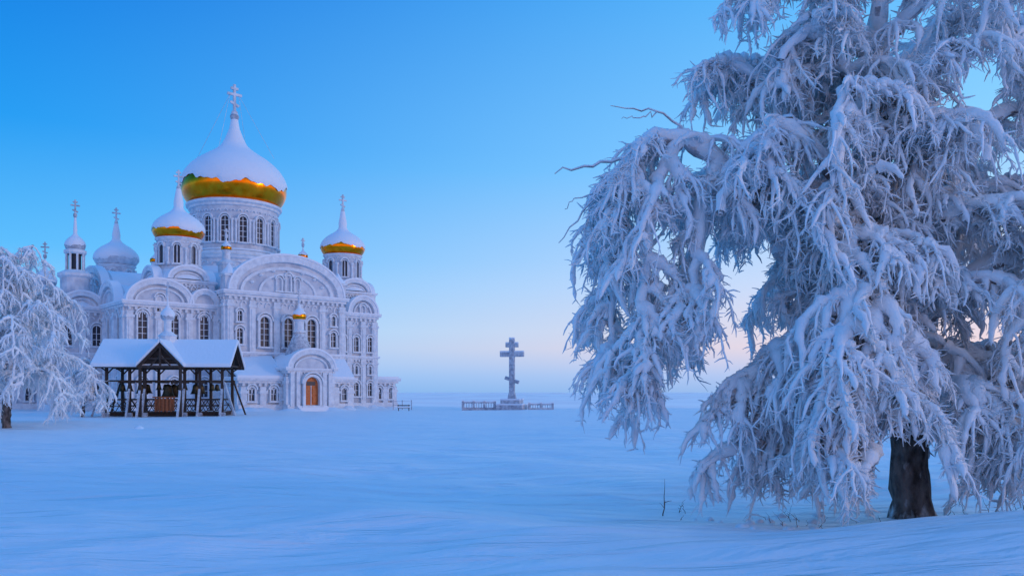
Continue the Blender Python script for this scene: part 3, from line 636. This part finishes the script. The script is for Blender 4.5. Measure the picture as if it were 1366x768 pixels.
limbs=[
 (.8,[(-.3,0,4.4,.28),(-1.5,-.2,4.9,.26),(-2.9,-.4,5.9,.23),(-3.6,-.5,7.2,.2),(-4.7,-.6,8.3,.17),(-5.8,-.7,8.85,.14),(-6.5,-.7,8.6,.11),(-6.9,-.7,7.7,.08),(-7.0,-.7,6.6,.04)]),
 (.9,[(-5.6,-.7,8.8,.12),(-6.2,-1,7.7,.1),(-6.5,-1.1,5.8,.08),(-6.6,-1.1,4.2,.06),(-6.65,-1.1,3.0,.03)]),
 (.7,[(-4.7,-.6,8.3,.12),(-5.2,-1.1,7.2,.1),(-5.4,-1.3,5.8,.07),(-5.45,-1.3,4.6,.03)]),
 (.7,[(-4.2,-.6,8.0,.1),(-4.8,.5,7.7,.08),(-5.1,.8,6.2,.06),(-5.1,.8,4.6,.05),(-5.05,.8,3.6,.03)]),
 (.9,[(-6.3,-.7,8.7,.1),(-6.9,0,8.0,.08),(-7.1,.2,6.6,.06),(-7.1,.2,5.0,.04),(-7.05,.2,3.9,.02)]),
 (1.0,[(-3.2,-.45,6.6,.14),(-3.9,-1.0,7.5,.12),(-4.7,-1.6,7.6,.08),(-5.0,-1.9,6.8,.05)]),
 (1.1,[(-3.4,-.4,7.0,.12),(-3.6,.6,8.2,.1),(-4.4,1.1,8.5,.08),(-5.0,1.3,7.8,.05)]),
 (1.1,[(-1,.1,7.6,.2),(-2.4,.3,9.2,.16),(-3.5,.4,10.5,.12),(-4.2,.3,11.0,.08),(-4.4,.3,10.4,.04)]),
 (1.1,[(-.8,0,6.6,.16),(-2.0,-.9,7.6,.13),(-3.0,-1.4,8.6,.1),(-3.8,-1.5,8.9,.07),(-4.2,-1.5,8.0,.04)]),
 (1.1,[(-.9,0,7.2,.2),(.5,-.3,8.6,.16),(1.8,-.5,9.4,.13),(3.2,-.5,9.6,.09),(4.4,-.5,8.6,.05)]),
 (1.2,[(-.1,0,4.4,.22),(1,-.6,5.6,.17),(2.2,-1,6.3,.13),(3.3,-1.2,6.0,.09),(4.1,-1.2,4.6,.05)]),
 (1.4,[(-.2,0,3.6,.2),(-.9,-1.2,4.7,.17),(-1.7,-1.8,5.25,.14),(-2.3,-2.0,4.9,.1),(-2.6,-2.1,4.0,.06)]),
 (1.3,[(-1.5,-1.7,5.1,.12),(-1.7,-2.3,4.6,.1),(-1.8,-2.6,3.6,.08),(-1.85,-2.7,2.5,.05)]),
 (1.5,[(0,0,2.7,.16),(.4,-1.2,3.1,.13),(.7,-1.9,3.0,.1),(.9,-2.2,2.2,.05)]),
 (1.3,[(-.1,0,3.4,.14),(1.0,-.5,3.8,.11),(2.0,-.9,3.6,.09),(2.6,-1.1,2.8,.05)]),
 (.8,[(-.5,.1,6,.16),(-1.5,1.5,7.3,.13),(-2.5,2.4,8.2,.09),(-3,2.9,7.8,.05)]),
 (.9,[(-1,0,10,.14),(.5,.8,11.4,.11),(2,1,12.2,.08),(3.3,1,11.7,.05)]),
 (1.0,[(-.9,0,10.6,.14),(-2,-.6,12,.11),(-3.1,-.8,12.7,.08),(-3.9,-.8,12.1,.04)]),
 (1.1,[(-.8,0,9,.14),(-1.9,-.8,10.4,.11),(-2.8,-1.2,11.1,.08),(-3.5,-1.3,10.4,.04)]),
 (1.0,[(-.9,0,9.2,.12),(.2,-1,10.3,.1),(1.2,-1.5,10.9,.08),(2.2,-1.7,10.2,.04)]),
 (.7,[(-.6,0,13,.1),(.6,.2,14.4,.08),(1.8,.3,14.8,.06),(2.8,.3,14,.03)]),
 (.8,[(-.6,0,12.8,.1),(-1.8,.4,14.2,.08),(-2.8,.5,14.6,.06),(-3.6,.5,13.8,.03)]),
 (1.0,[(-.2,0,4.9,.16),(.6,.9,6.2,.12),(1.8,1.6,7.2,.09),(3.0,1.8,7.0,.06),(3.6,1.8,5.6,.03)]),
 (1.0,[(-.9,-.3,4.5,.12),(-2.5,-.8,4.3,.1),(-3.4,-1.0,4.0,.07),(-4.1,-1.1,3.4,.05),(-4.4,-1.1,2.5,.04),(-4.5,-1.1,1.7,.03)]),
 (1.0,[(-2.6,-.8,4.3,.08),(-3.1,-1.2,3.7,.06),(-3.4,-1.3,2.6,.04),(-3.45,-1.3,1.7,.03)]),
 # low weeping boughs that reach the snow
 (1.5,[(-1.9,-2.0,5.2,.14),(-2.5,-2.8,5.0,.12),(-2.9,-3.2,3.9,.1),(-3.05,-3.3,2.6,.07),(-3.1,-3.3,1.3,.03)]),
 (1.5,[(-1.6,-2,5,.12),(-2.1,-2.9,4.5,.1),(-2.35,-3.3,3.1,.08),(-2.45,-3.4,1.5,.04)]),
 (1.2,[(-1.1,-1.5,4.7,.12),(-1.3,-2.5,4.2,.1),(-1.35,-2.9,3.4,.08),(-1.4,-2.9,2.7,.04)]),
 (1.2,[(.7,-1.9,3.0,.1),(1.2,-2.4,2.7,.08),(1.4,-2.5,1.9,.06),(1.4,-2.5,1.2,.03)]),
 (1.4,[(1.9,-.9,3.6,.1),(2.2,-1.5,3.2,.08),(2.35,-1.6,2.2,.06),(2.35,-1.6,1.1,.03)]),
 (1.2,[(2.5,.6,4.2,.1),(3.1,.2,3.4,.08),(3.2,.2,2.2,.06),(3.2,.2,1.2,.03)]),
 (1.3,[(-.1,0,3.2,.12),(-.9,.9,3.6,.1),(-1.7,1.5,3.2,.07),(-2.0,1.6,2.2,.04)]),
 (1.2,[(0,0,3.0,.12),(.9,.9,3.4,.1),(1.6,1.5,3.0,.07),(1.8,1.6,2.0,.04)]),
 # fill in front of and behind the trunk
 (1.3,[(-.7,.1,7,.12),(-1.8,-1.2,7.5,.1),(-2.6,-1.8,7.3,.08),(-3.1,-2,6.4,.05)]),
 (1.4,[(-.5,0,5.8,.12),(-1.5,-1.5,6.4,.1),(-2.2,-2.2,6.3,.08),(-2.5,-2.4,5.4,.05)]),
 (1.3,[(-.6,0,6.4,.12),(.6,-1.4,7.1,.1),(1.6,-2,7,.08),(2.2,-2.2,6,.05)]),
 (1.4,[(-.3,0,5,.12),(.5,-1.6,5.5,.1),(1.1,-2.2,5.2,.08),(1.4,-2.4,4.3,.05)]),
 (1.2,[(-.9,0,8.4,.12),(-.2,-1.4,9,.1),(.4,-1.9,8.8,.08),(.7,-2,8,.05)]),
 (1.0,[(-.5,0,5.5,.12),(-1.3,1.5,6.5,.1),(-2.2,2.2,6.6,.08),(-2.6,2.4,5.8,.05)]),
 (1.0,[(-.9,0,8,.12),(.8,1.6,8.8,.1),(2.2,2.3,8.6,.08),(3,2.5,7.6,.05)]),
 (1.2,[(0,0,3,.1),(1.4,.6,3.9,.09),(2.6,.9,3.9,.07),(3.4,1,2.8,.04)]),
 (1.1,[(-1,0,8.8,.12),(-1.9,-1.5,9.6,.1),(-2.4,-2.1,9.4,.08),(-2.7,-2.3,8.6,.05)]),
 (1.1,[(-.9,0,9.8,.12),(-2.2,1.2,11,.1),(-3.4,1.6,11.4,.08),(-4.2,1.7,10.8,.05)]),
 (.9,[(-.9,0,11,.1),(.2,-1.2,12.2,.1),(1.4,-1.5,12.8,.08),(2.4,-1.6,12.3,.05)]),
 (.9,[(-.8,0,11.6,.1),(-1.4,-1.2,12.8,.1),(-1.8,-1.8,13.3,.08),(-2.2,-2.0,12.8,.05)]),
 (1.0,[(-.6,0,7.4,.1),(1.2,.3,7.8,.1),(2.8,.3,8.0,.08),(3.8,.2,7.2,.05)]),
 # bare twigs poking out at the left
 (0,[(-6.2,-.7,8.7,.05),(-7.2,-.8,8.35,.04),(-7.9,-.8,8.2,.03),(-8.5,-.8,8.05,.012)]),
 (0,[(-5.4,-.7,8.9,.035),(-6.1,-.9,9.35,.025),(-6.7,-.9,9.5,.018),(-7.3,-1.0,9.45,.008)]),
 (0,[(-6.2,-.9,9.38,.018),(-6.6,-1.0,9.25,.014),(-7.0,-1.1,9.2,.006)]),
 (0,[(-6.6,-.7,8.0,.04),(-7.4,-.7,7.6,.03),(-8.0,-.6,7.0,.02),(-8.4,-.6,6.5,.01)]),
 (0,[(-7.4,-.7,7.6,.02),(-7.9,-.8,7.5,.015),(-8.3,-.8,7.2,.008)]),
]
def keepA(P):
    tip=P[:,-1]; mid=P[:,P.shape[1]//2]
    bad=np.zeros(len(P),bool)
    for q in (tip,mid):
        bad|=((q[:,0]>-4.75)&(q[:,0]<-3.3)&(q[:,2]>4.2)&(q[:,2]<6.2)&(rng.random(len(q))<.9))
        bad|=((q[:,0]>-6.2)&(q[:,0]<-5.5)&(q[:,2]<2.9)&(rng.random(len(q))<.6))
        # clear hollow in front of the lower trunk
        yy=np.clip(-q[:,1],0,5); bad|=(q[:,0]>-.75-.47*yy)&(q[:,0]<.65-.47*yy)&(q[:,2]<1.9+.05*yy)&(q[:,1]<.1)
        bad|=((abs(q[:,0]+.1)<.6)&(q[:,2]>3.4)&(q[:,2]<4.7)&(q[:,1]<-.2)&(rng.random(len(q))<.6))
        bad|=q[:,2]<.08
    for (cx_,cz_,r_) in ((.8,8.0,.5),(2.2,7.6,.5),(-2.6,9.3,.4),(.4,11.2,.55),(2.6,10.8,.6),(-.9,11.9,.45),(-3.0,11.9,.4),(1.6,4.9,.4),(-4.9,7.0,.4),(-6.1,6.6,.35),(-2.3,7.0,.3),(.9,9.7,.4)):
        bad|=(((mid[:,0]-cx_)**2+(mid[:,2]-cz_)**2)<r_*r_)&(rng.random(len(P))<.85)
    return ~bad
tree('birch_tree',(trx,try_,float(gh(trx,try_))-.05),trunk,limbs,keep=keepA,bough_per_m=3.4,L1=(.7,1.9),L2n=16,L2=(.35,1.25),L3n=12,L3=(.10,.33),rk=1.12,grav=(1.1,2.1),fatz=6.0,r3k=.9)

def auto_limbs(n,H,Rr,sd,z0=.25,y=1.0):
    r=random.Random(sd); out=[]
    for i in range(n):
        f=(i+.5)/n; z=H*(z0+(.9-z0)*f); a=i*2.4+r.uniform(-.4,.4); R=Rr*(1.0-.55*f**2.2)*r.uniform(.6,1.2); rise=H*.11*r.uniform(.6,1.4)
        c,s=math.cos(a),math.sin(a); w=.12*(1.2-f)*H/14
        out.append((1.0,[(0,0,z,w),(c*R*.35,s*R*.35,z+rise*.8,w*.8),(c*R*.7,s*R*.7,z+rise,w*.6),(c*R*.95,s*R*.95,z+rise*.3,w*.4),(c*R*1.05,s*R*1.05,z-H*.12,w*.2)]))
    return out
def g(x,y): return float(gh(x,y))
kz=lambda P: P[:,-1,2]>.3
tree('birch_tree',(-40.3,68,g(-40.3,68)),[(0,0,-.3,.35),(.1,0,2,.26),(.4,0,5,.22),(.9,0,9,.14),(1.2,0,14.2,.04)],
     auto_limbs(26,14.6,5.4,3,.2),bough_per_m=1.6,L1=(1.0,2.6),L2n=13,L2=(.5,1.5),L3n=8,L3=(.15,.4),rk=1.15,keep=kz)
tree('birch_tree',(-50.8,101,g(-50.8,101)),[(0,0,-.3,.2),(.1,0,1.5,.14),(.1,0,4,.1),(.2,0,7,.03)],
     auto_limbs(12,7,2.2,8,.15),bough_per_m=2.0,L1=(.8,1.4),L2n=9,L2=(.5,.9),L3n=5,L3=(.15,.35),rk=1.5,keep=kz)
tree('birch_tree',(-45.2,76,g(-45.2,76)),[(0,0,-.3,.3),(.1,0,2,.24),(.3,0,5,.2),(.3,0,9,.12),(.2,0,13.6,.04)],
     auto_limbs(18,14,5,19,.2),bough_per_m=1.4,L1=(1.0,2.4),L2n=11,L2=(.6,1.4),L3n=6,L3=(.15,.4),rk=1.25,keep=kz)

# ------------------------------------------------------------ dry stalks in the snow
def stalks(name,spec):
    e=empty(name,(0,0,0)); a=Acc()
    for (x,y,h,lx,r) in spec:
        z=g(x,y)-.1; n=8; t=np.linspace(0,1,n)
        P=np.stack([x+lx*t**1.5+rng.normal(0,.015,n),np.full(n,y)+rng.normal(0,.015,n),z+(h+.1)*t],-1)
        a.add(tubes(P[None],(r*(1-.8*t))[None],5,np.array([0,1.,0.1])))
        for k in range(3):
            i=rng.integers(2,6); D=np.array([[rng.normal(0,1),rng.normal(0,1),.8]]); a.add(tubes(grow(P[i][None],D,np.array([h*.22]),4,0,.1),np.linspace(r*.6,r*.2,4)[None],4))
    a.build('stems',M_stalk,e)
stalks('dry_weed_stalks',[(3.9,22,.95,.03,.018),(4.4,22.5,.35,.15,.012),(4.55,22.4,.3,-.1,.01),(4.1,20.9,.12,.1,.012)])
sp=[(trx+rng.uniform(-4,-.6),try_+rng.uniform(-2.2,.6),rng.uniform(.1,.35),rng.uniform(-.4,.4),.008) for _ in range(18)]
sp+=[(trx+rng.uniform(.8,3.0),try_+rng.uniform(-2,.6),rng.uniform(.2,.7),rng.uniform(-.4,.4),.010) for _ in range(18)]
stalks('dry_weed_stalks',sp)
def clods():
    mb=MB(); r=random.Random(4)
    L=[(-28,64,.3)]+[(trx+r.uniform(-5,2.6),try_+r.uniform(-3,1),r.uniform(.04,.11)) for _ in range(60)]
    for (x,y,s) in L:
        z=g(x,y); lathe(mb,x,y,[(s*1.7,z-.05),(s*1.3,z+s*.35),(s*.8,z+s*.7),(s*.3,z+s*.9),(.01,z+s*.93)],12,lambda t,j,rr,zz:(rr*(1+.2*math.sin(2*t+x)+.1*math.sin(5*t)),zz))
    mb.build('snow_clods',M_snow,None,True)
clods()
def bench(x,y):
    e=empty('park_bench',(x,y,g(x,y)),.2); a=MB();b=MB()
    for s in (-.8,.8): box(a,s-.05,s+.05,-.25,.25,0,.45); box(a,s-.05,s+.05,.2,.3,.4,1.0)
    for k in range(3): box(a,-1,1,-.25+k*.17,-.12+k*.17,.45,.5)
    for k in range(2): box(a,-1,1,.2,.25,.62+k*.2,.74+k*.2)
    box(b,-1,1,-.27,.24,.5,.72); a.build('frame_and_slats',M_wood,e); b.build('snow',M_snow,e,bevel=.06)
bench(-17.0,134)
def posts():
    e=empty('rope_fence',(0,0,0)); a=MB()
    xs=[-19.5,-18,-16.5]
    for x in xs: box(a,x-.07,x+.07,140,140.14,-.2,1.6)
    beam(a,(xs[0],140.07,1.4),(xs[-1],140.07,1.4),.06); beam(a,(xs[0],140.07,.8),(xs[-1],140.07,.8),.06)
    a.build('posts_and_rails',M_stone,e)
posts()

# ------------------------------------------------------------ world, sun, camera
w=bpy.data.worlds.new('World'); S.world=w; w.use_nodes=True; nt=w.node_tree;N=nt.nodes;L=nt.links
bg=N['Background']; tc=N.new('ShaderNodeTexCoord'); sp_=N.new('ShaderNodeSeparateXYZ'); L.new(tc.outputs['Generated'],sp_.inputs[0])
def ramp(st):
    r=N.new('ShaderNodeValToRGB'); cr=r.color_ramp
    while len(cr.elements)<len(st): cr.elements.new(.5)
    for el,(p,c) in zip(cr.elements,st): el.position=p; el.color=lin(*c)
    L.new(sp_.outputs['Z'],r.inputs['Fac']); return r
rA=ramp([(0,(122,178,234)),(.03,(142,194,242)),(.07,(142,206,249)),(.15,(84,184,248)),(.27,(30,152,238)),(.42,(10,120,220)),(.6,(46,138,232)),(1,(70,158,244))])
rB=ramp([(0,(158,186,233)),(.018,(184,197,236)),(.05,(240,214,218)),(.12,(212,220,245)),(.25,(146,210,255)),(.45,(84,184,252)),(.65,(84,170,248)),(1,(84,166,246))])
rC=ramp([(0,(255,190,150)),(.08,(255,200,175)),(.2,(225,200,215)),(.4,(130,175,235)),(.6,(70,150,238)),(1,(70,155,240))])
hx=N.new('ShaderNodeVectorMath'); hx.operation='MULTIPLY'; hx.inputs[1].default_value=(1,1,0); L.new(tc.outputs['Generated'],hx.inputs[0])
hn=N.new('ShaderNodeVectorMath'); hn.operation='NORMALIZE'; L.new(hx.outputs[0],hn.inputs[0])
def lobe(d,lo,hi):
    dt=N.new('ShaderNodeVectorMath'); dt.operation='DOT_PRODUCT'; dt.inputs[1].default_value=Vector(d).normalized(); L.new(hn.outputs[0],dt.inputs[0])
    mr=N.new('ShaderNodeMapRange'); mr.interpolation_type='SMOOTHSTEP'; mr.inputs['From Min'].default_value=lo; mr.inputs['From Max'].default_value=hi; L.new(dt.outputs['Value'],mr.inputs['Value']); return mr
m1=lobe((1,.12,0),-.55,.8); m2=lobe((.5,-.87,0),-.2,.8)
mx=N.new('ShaderNodeMixRGB'); L.new(m1.outputs[0],mx.inputs['Fac']); L.new(rA.outputs[0],mx.inputs[1]); L.new(rB.outputs[0],mx.inputs[2])
mx2=N.new('ShaderNodeMixRGB'); L.new(m2.outputs[0],mx2.inputs['Fac']); L.new(mx.outputs[0],mx2.inputs[1]); L.new(rC.outputs[0],mx2.inputs[2])
L.new(mx2.outputs[0],bg.inputs['Color']); bg.inputs['Strength'].default_value=1.06
sd=bpy.data.lights.new('sun','SUN'); sd.energy=.5; sd.angle=math.radians(12); sd.color=(1,.78,.70)
so=bpy.data.objects.new('sun',sd); S.collection.objects.link(so)
el=math.radians(7); az=Vector((.95,-.3,0)).normalized(); dvec=Vector((az.x*math.cos(el),az.y*math.cos(el),math.sin(el)))
so.rotation_euler=dvec.to_track_quat('Z','Y').to_euler(); so.location=(30,-20,30)
cd=bpy.data.cameras.new('camera'); cam=bpy.data.objects.new('camera',cd); S.collection.objects.link(cam)
cam.location=(0,0,3); cam.rotation_euler=(math.radians(90),0,0); cd.lens=30; cd.sensor_width=36; cd.shift_y=138/1366; cd.clip_end=100000; cd.clip_start=.1
S.camera=cam
